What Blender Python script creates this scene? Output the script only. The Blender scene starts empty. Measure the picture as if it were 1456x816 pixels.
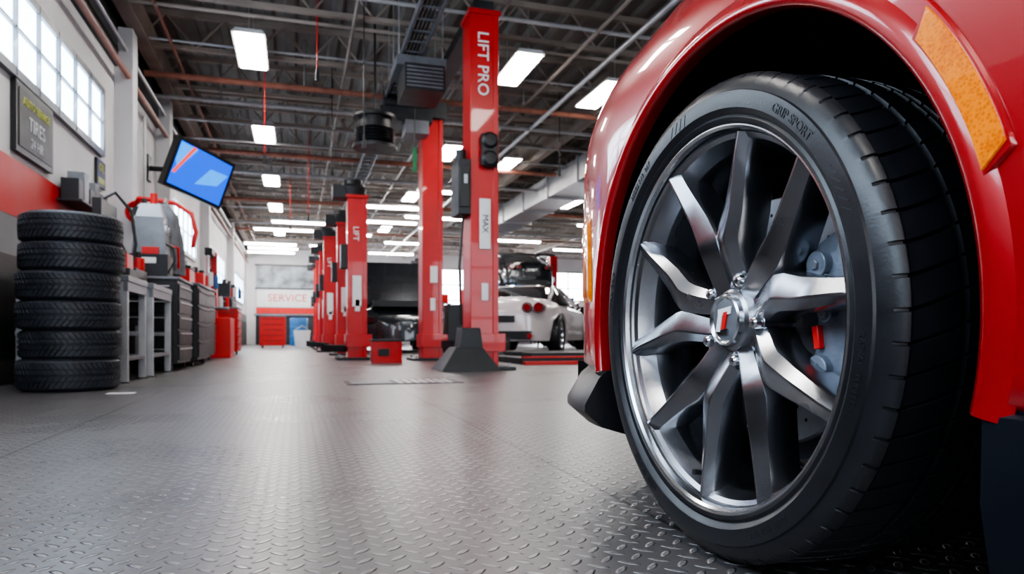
import bpy, bmesh, math, random
from math import sin, cos, pi, radians, sqrt
from mathutils import Vector, Matrix, kdtree
random.seed(4)
scene = bpy.context.scene
COL = scene.collection

# ------------------------------------------------------------------ materials
def mat(name, color, rough=.5, metal=0., emis=None, es=0., var=0., vscale=8., bump=0., bscale=60., coat=0., spec=None, stretch=None):
    m = bpy.data.materials.new(name); m.use_nodes = True
    nt = m.node_tree; N = nt.nodes; L = nt.links
    b = N['Principled BSDF']
    b.inputs['Base Color'].default_value = (*color, 1)
    b.inputs['Roughness'].default_value = rough
    b.inputs['Metallic'].default_value = metal
    if spec is not None: b.inputs['Specular IOR Level'].default_value = spec
    if coat:
        b.inputs['Coat Weight'].default_value = coat
        b.inputs['Coat Roughness'].default_value = .03
    if emis:
        b.inputs['Emission Color'].default_value = (*emis, 1)
        b.inputs['Emission Strength'].default_value = es
    tc = N.new('ShaderNodeTexCoord')
    mp = N.new('ShaderNodeMapping'); L.new(tc.outputs['Object'], mp.inputs[0])
    if stretch: mp.inputs['Scale'].default_value = stretch
    if var > 0:
        n = N.new('ShaderNodeTexNoise'); n.inputs['Scale'].default_value = vscale; n.inputs['Detail'].default_value = 5
        L.new(mp.outputs[0], n.inputs['Vector'])
        r = N.new('ShaderNodeValToRGB')
        r.color_ramp.elements[0].position = .3; r.color_ramp.elements[1].position = .7
        r.color_ramp.elements[0].color = tuple(max(0, x*(1-var)) for x in color)+(1,)
        r.color_ramp.elements[1].color = tuple(min(1, x*(1+var)) for x in color)+(1,)
        L.new(n.outputs['Fac'], r.inputs[0]); L.new(r.outputs[0], b.inputs['Base Color'])
        mr = N.new('ShaderNodeMapRange'); mr.inputs[3].default_value = max(0, rough*.75); mr.inputs[4].default_value = min(1, rough*1.25)
        L.new(n.outputs['Fac'], mr.inputs[0]); L.new(mr.outputs[0], b.inputs['Roughness'])
    if bump > 0:
        n2 = N.new('ShaderNodeTexNoise'); n2.inputs['Scale'].default_value = bscale
        L.new(mp.outputs[0], n2.inputs['Vector'])
        bp = N.new('ShaderNodeBump'); bp.inputs['Strength'].default_value = bump; bp.inputs['Distance'].default_value = .01
        L.new(n2.outputs['Fac'], bp.inputs['Height']); L.new(bp.outputs[0], b.inputs['Normal'])
    return m

M = {}
M['paint'] = mat('red_car_paint', (.34, .001, .004), .28, .15, coat=1.0, var=.04, vscale=3)
M['black'] = mat('black_plastic', (.010, .010, .012), .42, var=.2)
M['liner'] = mat('arch_liner', (.003, .003, .003), .95, spec=.05, var=.1)
M['navy'] = mat('skirt_plastic', (.003, .0045, .009), .5, var=.1, spec=.2)
M['tire'] = mat('tire_rubber', (.009, .0095, .012), .35, var=.2, vscale=25, bump=.03, bscale=300)
M['tire2'] = mat('tire_rubber_dusty', (.020, .025, .034), .5, var=.3, vscale=10)
M['letters'] = mat('tire_lettering', (.014, .015, .018), .42, var=.1)
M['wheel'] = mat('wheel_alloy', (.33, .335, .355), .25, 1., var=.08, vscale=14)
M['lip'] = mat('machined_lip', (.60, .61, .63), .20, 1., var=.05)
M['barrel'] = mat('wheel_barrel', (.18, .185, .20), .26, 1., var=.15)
M['disc'] = mat('brake_disc_steel', (.46, .46, .48), .38, .7, var=.12, vscale=30)
M['caliper'] = mat('caliper_cast', (.19, .215, .26), .42, .4, var=.25, vscale=30, bump=.1, bscale=200)
M['redpl'] = mat('red_plastic', (.60, .012, .010), .4, var=.1)
M['chrome'] = mat('chrome', (.7, .7, .72), .10, 1., var=.05)
M['white'] = mat('white_enamel', (.75, .75, .76), .4, var=.05)
M['wallw'] = mat('wall_paint_white', (.64, .64, .66), .7, var=.10, vscale=1.5, bump=.1, bscale=12)
M['wallg'] = mat('wall_paint_grey', (.18, .185, .20), .6, var=.15, vscale=2)
M['wallr'] = mat('wall_paint_red', (.50, .010, .012), .5, var=.1, vscale=3)
M['wallb'] = mat('wall_dark_panel', (.012, .013, .016), .5, var=.2)
M['ceil'] = mat('ceiling_deck', (.22, .205, .19), .8, var=.3, vscale=2)
M['steel'] = mat('painted_truss_steel', (.30, .25, .215), .6, .1, var=.3, vscale=2)
M['galv'] = mat('galvanised_steel', (.45, .45, .46), .4, .6, var=.15, vscale=6)
M['rust'] = mat('red_oxide_pipe', (.28, .11, .075), .5, var=.3)
M['lift'] = mat('lift_red_paint', (.50, .005, .007), .33, var=.1, vscale=4, coat=.3)
M['dark'] = mat('dark_steel', (.022, .024, .028), .45, .3, var=.25)
M['grey'] = mat('grey_steel', (.17, .18, .20), .42, .4, var=.2)
M['ltgrey'] = mat('light_grey_steel', (.42, .44, .47), .4, .3, var=.15)
M['cloth'] = mat('grey_cloth', (.16, .17, .19), .9, var=.25, vscale=12, bump=.5, bscale=25)
M['blue'] = mat('blue_drum_paint', (.03, .14, .35), .4, var=.1)
M['green'] = mat('green_tag', (.02, .20, .07), .5, var=.1)
M['yellow'] = mat('yellow_print', (.40, .42, .06), .5, var=.1)
M['label'] = mat('white_label_print', (.80, .80, .80), .6, var=.03)
M['lamp'] = mat('lamp_diffuser', (1, 1, 1), .5, emis=(1, .95, .89), es=44, var=.01)
M['tube'] = mat('lamp_tube', (1, 1, 1), .5, emis=(1, .97, .93), es=56, var=.01)
M['pane'] = mat('window_pane', (.7, .8, .9), .2, emis=(.62, .81, 1), es=9.5, var=.02)
M['pane2'] = mat('door_pane', (.7, .8, .9), .2, emis=(.93, .96, 1), es=14.0, var=.02)
M['pane3'] = mat('added_bay_glow_pane', (.7, .8, .9), .2, emis=(.86, .92, 1), es=6.5, var=.02)  # glowing pane for the added bays behind the camera
M['scene'] = mat('mural_print', (.24, .27, .30), .4, var=.8, vscale=2.5)
M['screen'] = mat('tv_screen_blue', (.0, .01, .05), .2, emis=(.0, .10, .95), es=1.6, var=.05)
M['screen2'] = mat('tv_screen_cyan', (.0, .05, .1), .2, emis=(.01, .30, 1.), es=1.9, var=.05)
M['screen3'] = mat('tv_screen_orange', (.1, .02, .02), .2, emis=(1., .10, .05), es=1.4, var=.05)
M['glass'] = mat('dark_car_glass', (.008, .009, .011), .05, coat=1., var=.02)
M['silver'] = mat('silver_car_paint', (.60, .54, .55), .35, .15, coat=1., var=.02)
M['darkcar'] = mat('dark_car_paint', (.02, .024, .03), .25, .4, coat=1., var=.05)
M['tail'] = mat('tail_lamp', (.25, .004, .008), .15, coat=1, var=.05)

def amber():
    m = mat('amber_lens', (.85, .22, .005), .12, coat=1.)
    nt = m.node_tree; N = nt.nodes; L = nt.links; b = N['Principled BSDF']
    tc = N['Texture Coordinate']
    v = N.new('ShaderNodeTexVoronoi'); v.inputs['Scale'].default_value = 300
    L.new(tc.outputs['Object'], v.inputs['Vector'])
    n = N.new('ShaderNodeTexNoise'); n.inputs['Scale'].default_value = 40; L.new(tc.outputs['Object'], n.inputs['Vector'])
    ad = N.new('ShaderNodeMath'); ad.operation = 'MULTIPLY'; L.new(v.outputs['Distance'], ad.inputs[0]); L.new(n.outputs['Fac'], ad.inputs[1])
    r = N.new('ShaderNodeValToRGB')
    r.color_ramp.elements[0].color = (.55, .085, .0, 1); r.color_ramp.elements[1].color = (.85, .23, .003, 1); r.color_ramp.elements[1].position = .32
    L.new(ad.outputs[0], r.inputs[0]); L.new(r.outputs[0], b.inputs['Base Color'])
    L.new(r.outputs[0], b.inputs['Emission Color']); b.inputs['Emission Strength'].default_value = .08
    bp = N.new('ShaderNodeBump'); bp.inputs['Strength'].default_value = .15; bp.inputs['Distance'].default_value = .001
    L.new(v.outputs['Distance'], bp.inputs['Height']); L.new(bp.outputs[0], b.inputs['Normal'])
    return m
M['amber'] = amber()

def floor_mat():
    m = bpy.data.materials.new('diamond_plate_floor'); m.use_nodes = True
    nt = m.node_tree; N = nt.nodes; L = nt.links; b = N['Principled BSDF']
    tc = N.new('ShaderNodeTexCoord'); sx = N.new('ShaderNodeSeparateXYZ'); L.new(tc.outputs['Object'], sx.inputs[0])
    def mt(op, a, c=None, d=None):
        n = N.new('ShaderNodeMath'); n.operation = op
        for i, v in enumerate((a, c, d)):
            if v is None: continue
            if isinstance(v, (int, float)): n.inputs[i].default_value = v
            else: L.new(v, n.inputs[i])
        return n.outputs[0]
    X, Y = sx.outputs[0], sx.outputs[1]
    k = 1/.031*.7071
    u = mt('MULTIPLY', mt('ADD', X, Y), k); v = mt('MULTIPLY', mt('SUBTRACT', X, Y), k)
    par = mt('MODULO', mt('ABSOLUTE', mt('ADD', mt('FLOOR', u), mt('FLOOR', v))), 2.)
    pu = mt('SUBTRACT', mt('FRACT', u), .5); pv = mt('SUBTRACT', mt('FRACT', v), .5)
    def ell(a, c):
        return mt('ADD', mt('POWER', mt('ABSOLUTE', mt('DIVIDE', a, .54)), 1.6), mt('POWER', mt('ABSOLUTE', mt('DIVIDE', c, .18)), 2.))
    e1, e2 = ell(pu, pv), ell(pv, pu)
    e = mt('ADD', mt('MULTIPLY', e1, par), mt('MULTIPLY', e2, mt('SUBTRACT', 1., par)))
    mr = N.new('ShaderNodeMapRange'); mr.interpolation_type = 'SMOOTHSTEP'
    mr.inputs[1].default_value = 1.05; mr.inputs[2].default_value = .35; mr.inputs[3].default_value = 0; mr.inputs[4].default_value = 1
    L.new(e, mr.inputs[0]); h = mr.outputs[0]
    s1 = mt('GREATER_THAN', mt('ABSOLUTE', mt('SUBTRACT', mt('FRACT', mt('ADD', mt('DIVIDE', X, 1.25), .55)), .5)), .4965)
    s2 = mt('GREATER_THAN', mt('ABSOLUTE', mt('SUBTRACT', mt('FRACT', mt('DIVIDE', Y, 2.5)), .5)), .4982)
    seam = mt('MAXIMUM', s1, s2)
    n = N.new('ShaderNodeTexNoise'); n.inputs['Scale'].default_value = 1.6; n.inputs['Detail'].default_value = 6; L.new(tc.outputs['Object'], n.inputs['Vector'])
    r = N.new('ShaderNodeValToRGB'); r.color_ramp.elements[0].position = .32; r.color_ramp.elements[1].position = .7
    r.color_ramp.elements[0].color = (.085, .080, .082, 1); r.color_ramp.elements[1].color = (.125, .118, .120, 1)
    L.new(n.outputs['Fac'], r.inputs[0])
    mx = N.new('ShaderNodeMixRGB'); mx.inputs[2].default_value = (.02, .02, .02, 1)
    L.new(seam, mx.inputs[0]); L.new(r.outputs[0], mx.inputs[1])
    mx2 = N.new('ShaderNodeMixRGB'); mx2.inputs[2].default_value = (.27, .26, .26, 1)
    L.new(mt('MULTIPLY', h, .6), mx2.inputs[0]); L.new(mx.outputs[0], mx2.inputs[1]); L.new(mx2.outputs[0], b.inputs['Base Color'])
    rr = N.new('ShaderNodeMapRange'); rr.inputs[3].default_value = .30; rr.inputs[4].default_value = .42
    L.new(n.outputs['Fac'], rr.inputs[0]); L.new(mt('SUBTRACT', rr.outputs[0], mt('MULTIPLY', h, .08)), b.inputs['Roughness'])
    b.inputs['Metallic'].default_value = .35
    bp = N.new('ShaderNodeBump'); bp.inputs['Strength'].default_value = 1.; bp.inputs['Distance'].default_value = .0040
    L.new(mt('SUBTRACT', h, mt('MULTIPLY', seam, 1.5)), bp.inputs['Height']); L.new(bp.outputs[0], b.inputs['Normal'])
    return m
M['floor'] = floor_mat()

# ------------------------------------------------------------------ mesh builder
class MB:
    def __init__(s): s.v = []; s.f = []; s.m = []; s.mats = []
    def mi(s, k):
        if k not in s.mats: s.mats.append(k)
        return s.mats.index(k)
    def add(s, v, f, k, T=None):
        o = len(s.v); i = s.mi(k)
        for p in v:
            p = Vector(p)
            if T is not None: p = T @ p
            s.v.append(p)
        for q in f: s.f.append([a+o for a in q]); s.m.append(i)
    def box(s, c, d, k, R=None, taper=(1, 1)):
        x, y, z = d[0]/2, d[1]/2, d[2]/2
        v = []
        for sz in (-1, 1):
            tx, ty = (taper if sz > 0 else (1, 1))
            for a, b in ((-1, -1), (1, -1), (1, 1), (-1, 1)):
                v.append(Vector((a*x*tx, b*y*ty, sz*z)))
        if R is not None: v = [R @ p for p in v]
        v = [p+Vector(c) for p in v]
        s.add(v, [(0, 3, 2, 1), (4, 5, 6, 7), (0, 1, 5, 4), (1, 2, 6, 5), (2, 3, 7, 6), (3, 0, 4, 7)], k)
    def b2(s, lo, hi, k): s.box([(a+b)/2 for a, b in zip(lo, hi)], [abs(b-a) for a, b in zip(lo, hi)], k)
    def lathe(s, prof, k, origin=(0, 0, 0), axis='z', n=32, closed=False, a0=0, a1=2*pi):
        full = abs(a1-a0-2*pi) < 1e-6
        v = []; f = []; P = len(prof); nn = n if full else n+1
        for i in range(nn):
            a = a0+(a1-a0)*i/n
            for d, r in prof:
                if axis == 'z': p = (r*cos(a), r*sin(a), d)
                elif axis == 'x': p = (d, -r*cos(a), r*sin(a))
                else: p = (r*cos(a), d, r*sin(a))
                v.append(Vector(p)+Vector(origin))
        for i in range(n):
            j = (i+1) % nn
            for q in range(P if closed else P-1):
                q2 = (q+1) % P
                f.append((i*P+q, j*P+q, j*P+q2, i*P+q2))
        s.add(v, f, k)
    def cyl(s, p0, p1, r, k, n=16, r1=None):
        p0, p1 = Vector(p0), Vector(p1); r1 = r if r1 is None else r1
        d = (p1-p0).normalized(); a = d.orthogonal().normalized(); b = d.cross(a)
        v = []
        for p, rr in ((p0, r), (p1, r1)):
            for i in range(n): t = 2*pi*i/n; v.append(p+a*rr*cos(t)+b*rr*sin(t))
        f = [(i, (i+1) % n, n+(i+1) % n, n+i) for i in range(n)]
        f += [tuple(range(n))[::-1], tuple(range(n, 2*n))]
        s.add(v, f, k)
    def tube(s, pts, r, k, n=8):
        pts = [Vector(p) for p in pts]; v = []; f = []
        for i, p in enumerate(pts):
            d = (pts[min(i+1, len(pts)-1)]-pts[max(i-1, 0)]).normalized()
            up = Vector((0, 0, 1)) if abs(d.z) < .9 else Vector((1, 0, 0))
            a = d.cross(up).normalized(); b = d.cross(a)
            for j in range(n): t = 2*pi*j/n; v.append(p+a*r*cos(t)+b*r*sin(t))
        for i in range(len(pts)-1):
            for j in range(n): f.append((i*n+j, i*n+(j+1) % n, (i+1)*n+(j+1) % n, (i+1)*n+j))
        f += [tuple(range(n)), tuple(range((len(pts)-1)*n, len(pts)*n))]
        s.add(v, f, k)
    def build(s, name, loc=(0, 0, 0), bevel=0, parent=None, angle=35, recalc=True, smooth=True):
        L = Vector(loc)
        me = bpy.data.meshes.new(name)
        me.from_pydata([tuple(p-L) for p in s.v], [], s.f)
        for k in s.mats: me.materials.append(M[k])
        me.polygons.foreach_set('material_index', s.m)
        if recalc:
            bm = bmesh.new(); bm.from_mesh(me); bmesh.ops.recalc_face_normals(bm, faces=bm.faces); bm.to_mesh(me); bm.free()
        if smooth:
            me.shade_smooth(); me.set_sharp_from_angle(angle=radians(angle))
        me.update()
        ob = bpy.data.objects.new(name, me); COL.objects.link(ob); ob.location = L
        if bevel:
            bv = ob.modifiers.new('bevel', 'BEVEL'); bv.width = bevel; bv.segments = 2; bv.limit_method = 'ANGLE'; bv.angle_limit = radians(40)
        if parent: ob.parent = parent
        return ob

def empty(name, loc=(0, 0, 0)):
    e = bpy.data.objects.new(name, None); COL.objects.link(e); e.location = loc; e.empty_display_size = .2
    return e
def setparent(o, p):
    o.parent = p; o.matrix_parent_inverse = Matrix.Translation(p.location).inverted()

def text_geo(body, size, ext=.001, res=3):
    cu = bpy.data.curves.new('t', 'FONT'); cu.body = body; cu.size = size; cu.extrude = ext; cu.resolution_u = res
    cu.offset = 0
    cu.align_x = 'CENTER'; cu.align_y = 'CENTER'
    ob = bpy.data.objects.new('t', cu); COL.objects.link(ob)
    dg = bpy.context.evaluated_depsgraph_get(); dg.update()
    me = bpy.data.meshes.new_from_object(ob.evaluated_get(dg))
    v = [x.co.copy() for x in me.vertices]; f = [tuple(p.vertices) for p in me.polygons]
    bpy.data.objects.remove(ob); bpy.data.meshes.remove(me)
    return v, f

def add_text(mb, body, size, k, center, right, up, ext=.002, sx=1.0):
    v, f = text_geo(body, size, ext)
    r, u = Vector(right).normalized(), Vector(up).normalized(); n = r.cross(u)
    c = Vector(center)
    mb.add([c+r*p.x*sx+u*p.y+n*p.z for p in v], f, k)

# ------------------------------------------------------------------ tire
def tire(mb, R, Wd, rb, k, origin, axis, blocks=60, hero=False, spin=0.):
    sw = R-rb
    side = [(.012, rb-.006), (.003, rb-.002), (-.004, rb+.004), (-.0055, rb+.009), (-.0035, rb+.0125), (-.008, rb+.018),
            (-.0095, rb+.30*sw), (-.0095, rb+.50*sw), (-.0085, rb+.60*sw), (-.0055, rb+.62*sw), (-.0035, rb+.70*sw), (.001, rb+.82*sw), (.007, rb+.90*sw), (.013, rb+.94*sw)]
    crown = lambda d: R-.62*(d-Wd/2)**2
    rows = [(d, r, 0) for d, r in side]
    for x in ([.075, .10, .13, .17, .22, .27] if hero else [.075, .12, .20, .27]): rows.append((x*Wd, crown(x*Wd), 1))
    gd = .008
    for g0, g1 in ((.285, .325), (.455, .49), (.51, .545)):
        rows += [(g0*Wd, crown(g0*Wd), 2), ((g0+.006)*Wd, crown(g0*Wd)-gd, 3), ((g1-.006)*Wd, crown(g1*Wd)-gd, 3), (g1*Wd, crown(g1*Wd), 2)]
    full = [r for r in rows if r[0] < Wd*.499]
    full = full+[(Wd-d, r, t) for d, r, t in full[::-1]]
    P = len(full); v = []; f = []
    fracs = [(0, 0), (.03, 1), (.11, 1), (.14, 0), (.56, 0)] if hero else [(0, 0), (.08, 1), (.25, 1), (.33, 0)]
    n = blocks*len(fracs)
    for b in range(blocks):
        for fr_, dep in fracs:
            for (d, r, t) in full:
                dd = min(d, Wd-d)
                if hero: sh = max(0, dd/Wd-.05)**1.25*3.4 if t else 0
                else: sh = dd/Wd*1.1*3.2 if t else 0
                a = 2*pi*(b+fr_+sh)/blocks+spin
                rr = r
                if dep:
                    if t == 1: rr -= .0055
                    elif t == 2: rr -= .0035
                    elif t == 0 and r > R-.14*sw: rr -= .0026 if hero else .003
                if axis == 'x': p = (d, -rr*cos(a), rr*sin(a))
                else: p = (rr*cos(a), rr*sin(a), d)
                v.append(Vector(p)+Vector(origin))
    for i in range(n):
        j = (i+1) % n
        for q in range(P-1):
            f.append((i*P+q, j*P+q, j*P+q+1, i*P+q+1))
    mb.add(v, f, k)

# ------------------------------------------------------------------ wheel (axis x, faces -x)
def wheel_parts(prefix):
    T = MB(); tire(T, .318, .245, .250, 'tire', (0, 0, 0), 'x', 62, hero=True)
    def arc_text(s, size, r0, phi, k='letters', ext=.0004, d=-.0098):
        v, f = text_geo(s, size, ext)
        T.add([(d-p.z, -(r0+p.y)*cos(phi-p.x/r0), (r0+p.y)*sin(phi-p.x/r0)) for p in v], f, k)
    arc_text('GRIP SPORT', .015, .279, radians(50)); arc_text('GRIP SPORT', .015, .279, radians(236))
    arc_text('255/35 R19  96Y', .011, .280, radians(128)); arc_text('RADIAL  TUBELESS', .010, .280, radians(-12)); arc_text('255/35 R19  96Y', .011, .280, radians(300))
    arc_text('ULTRA GRIP', .014, .279, radians(170))
    for a in range(150):
        ph = 2*pi*a/150
        if 20 < math.degrees(ph) < 34 or 96 < math.degrees(ph) < 108:
            T.box((-.0096, -.279*cos(ph), .279*sin(ph)), (.0007, .0012, .016), 'letters', Matrix.Rotation(ph-pi/2, 3, 'X'))
    tm = T.build(prefix+'tire', angle=28)
    W = MB()
    W.lathe([(.012, .2535), (.002, .2545), (-.0015, .2528), (-.0015, .2500), (.002, .2470), (.010, .2452)], 'lip', axis='x', n=160)
    W.lathe([(.010, .2452), (.016, .243), (.020, .237), (.034, .232), (.045, .227)], 'wheel', axis='x', n=160)
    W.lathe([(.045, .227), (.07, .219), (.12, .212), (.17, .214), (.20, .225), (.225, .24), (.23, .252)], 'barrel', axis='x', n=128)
    W.lathe([(.10, .072), (.062, .070), (.052, .066), (.048, .060), (.045, .045), (.036, .041), (.033, .037), (.033, .0325)], 'wheel', axis='x', n=72)
    W.lathe([(.033, .0355), (.0265, .0345), (.0245, .032), (.0262, .0290), (.028, .0275)], 'lip', axis='x', n=72)
    W.lathe([(.028, .0278), (.0272, .0245), (.0262, .012), (.026, .0001)], 'grey', axis='x', n=64)
    def poly(pts, d, k, th=.0015):
        v = [(d, -h, z) for h, z in pts]+[(d+th, -h, z) for h, z in pts]; n = len(pts)
        W.add(v, [tuple(range(n)), tuple(range(n, 2*n))[::-1]]+[(i, (i+1) % n, n+(i+1) % n, n+i) for i in range(n)], k)
    poly([(-.012, .014), (.018, .018), (.016, .008), (-.012, .005)], .0245, 'white')
    poly([(-.010, .0105), (-.001, .0115), (-.007, -.016), (-.016, -.016)], .0238, 'white')
    poly([(.002, .010), (.010, .011), (.004, -.012), (-.004, -.013)], .0238, 'redpl')
    poly([(-.017, -.015), (.010, -.012), (.008, -.019), (-.010, -.021)], .0242, 'lip')
    st = [(.038, 29.0, .0160, .040), (.055, 21.0, .0182, .0345), (.075, 15.6, .0208, .0275), (.095, 12.8, .0232, .0210), (.110, 12.0, .0252, .0175), (.122, 12.9, .0250, .0175),
          (.150, 15.7, .0215, .0170), (.185, 17.9, .0178, .0142), (.215, 19.1, .0152, .0116), (.233, 19.8, .0150, .0103), (.2445, 20.1, .0185, .0098)]
    for kx in range(5):
        c0 = radians(98+72*kx)
        for sg in (-1, 1):
            v = []; f = []
            tw = lambda r: radians(5)*max(0, 1-(r-.038)/.11)
            cen = [(r*cos(c0+tw(r)+sg*radians(o)), r*sin(c0+tw(r)+sg*radians(o))) for r, o, w, d in st]
            for i, (r, o, w, d) in enumerate(st):
                a_, b_ = cen[max(i-1, 0)], cen[min(i+1, len(st)-1)]
                tx, ty = b_[0]-a_[0], b_[1]-a_[1]; l = sqrt(tx*tx+ty*ty); nx, ny = -ty/l*sg, tx/l*sg
                h, z = cen[i]
                rid = .25*w
                pts = [(w*1.02, d+.052), (w*1.0, d+.020), (w*.88, d+.0115), (rid+.0016, d), (rid-.0016, d), (-w*.90, d+.0095), (-w*1.0, d+.017), (-w*1.02, d+.052)]
                for q, dd in pts: v.append((dd, -(h+nx*q), z+ny*q))
            P = 8
            for i in range(len(st)-1):
                for q in range(P-1): f.append((i*P+q, i*P+q+1, (i+1)*P+q+1, (i+1)*P+q))
                f.append((i*P+P-1, i*P, (i+1)*P, (i+1)*P+P-1))
            f += [tuple(range(P)), tuple(range((len(st)-1)*P, len(st)*P))]
            W.add(v, f, 'wheel')
        a = radians(67+72*kx)
        y, z = -.0565*cos(a), .0565*sin(a)
        W.lathe([(.066, .0120), (.040, .0120), (.039, .0112), (.041, .0100)], 'wheel', (0, y, z), 'x', 24)
        W.lathe([(.066, .0085), (.035, .0085), (.031, .0075), (.0285, .0055), (.0275, .0001)], 'lip', (0, y, z), 'x', 24)
    W.cyl((.015, -.222*cos(radians(255)), .222*sin(radians(255))), (.045, -.226*cos(radians(255)), .226*sin(radians(255))), .004, 'black', 10)
    wm = W.build(prefix+'rim', angle=24)
    B = MB()
    B.lathe([(.12, .05), (.085, .06), (.085, .082), (.106, .086), (.106, .166), (.109, .168), (.118, .168), (.121, .166), (.121, .08)], 'disc', axis='x', n=96)
    for i in range(30):
        for j, rr in enumerate((.104, .124, .145)):
            a = 2*pi*i/30+j*.07
            B.cyl((.1053, -rr*cos(a), rr*sin(a)), (.1065, -rr*cos(a), rr*sin(a)), .0024, 'black', 8)
    B.cyl((.13, 0, 0), (.21, 0, 0), .09, 'dark', 32)
    B.lathe([(.124, .05), (.128, .15), (.128, .19)], 'dark', axis='x', n=48, a0=radians(100), a1=radians(300))
    dm = B.build(prefix+'brake_disc', angle=30)
    C = MB()
    C.lathe([(.078, .120), (.070, .135), (.070, .158), (.076, .178), (.088, .186), (.145, .186), (.160, .170), (.160, .120), (.126, .115), (.126, .172), (.098, .172), (.098, .112)],
            'caliper', axis='x', n=14, closed=True, a0=radians(-30), a1=radians(34))
    for a_ in (-24, 2, 25):
        a = radians(a_); C.cyl((.060, -.148*cos(a), .148*sin(a)), (.076, -.148*cos(a), .148*sin(a)), .016 if a_ != 2 else .011, 'caliper', 20)
        C.cyl((.056, -.148*cos(a), .148*sin(a)), (.068, -.148*cos(a), .148*sin(a)), .007, 'grey', 6)
    a = radians(-10); C.box((.066, -.134*cos(a), .134*sin(a)), (.008, .010, .028), 'redpl', Matrix.Rotation(radians(-8), 3, 'X'))
    a = radians(14); C.box((.068, -.15*cos(a), .15*sin(a)), (.010, .02, .028), 'grey', Matrix.Rotation(radians(14), 3, 'X'))
    C.tube([(.07, -.17, -.05), (.09, -.19, -.02), (.12, -.2, .03), (.15, -.15, .08)], .004, 'black')
    cm = C.build(prefix+'brake_caliper', bevel=.002, angle=30)
    return [tm, wm, dm, cm]

# ------------------------------------------------------------------ red car
XC, HW = 1.46, .93
WX, WY, WZ = .525, .821, .318
AY, AR = .81, .382
TT = [(-2.9, .72), (-2.85, .80), (-2.6, .95), (-1.5, .99), (.2, .98), (.7, .975), (1.0, .955), (1.15, .915), (1.3, .865), (1.5, .79), (1.7, .69), (1.86, .50)]
def Th(y):
    for (a, b), (c, d) in zip(TT, TT[1:]):
        if a <= y <= c:
            t = (y-a)/(c-a); return b+(d-b)*t
    return TT[0][1] if y < 0 else TT[-1][1]
def Wp(y):
    if y > 1.12: t = min((y-1.12)/.72, .9999); return HW*(1-t**2.1)**(1/2.1)
    if y < -2.2: t = min((-2.2-y)/.66, .9999); return HW*(1-t**2.6)**(1/2.6)
    w = HW
    if y < .3 and y > -1.4: w -= .022*sin(pi*(.3-y)/1.7)
    return w
def z0f(y): return min(.55, Th(y)-.13)
def bx(y, z):
    W, T, z0 = Wp(y), Th(y), z0f(y)
    if z <= z0: return XC-W
    t = min((z-z0)/(T-z0), .9999)
    return XC-W*(1-t**4)**.25
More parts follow.
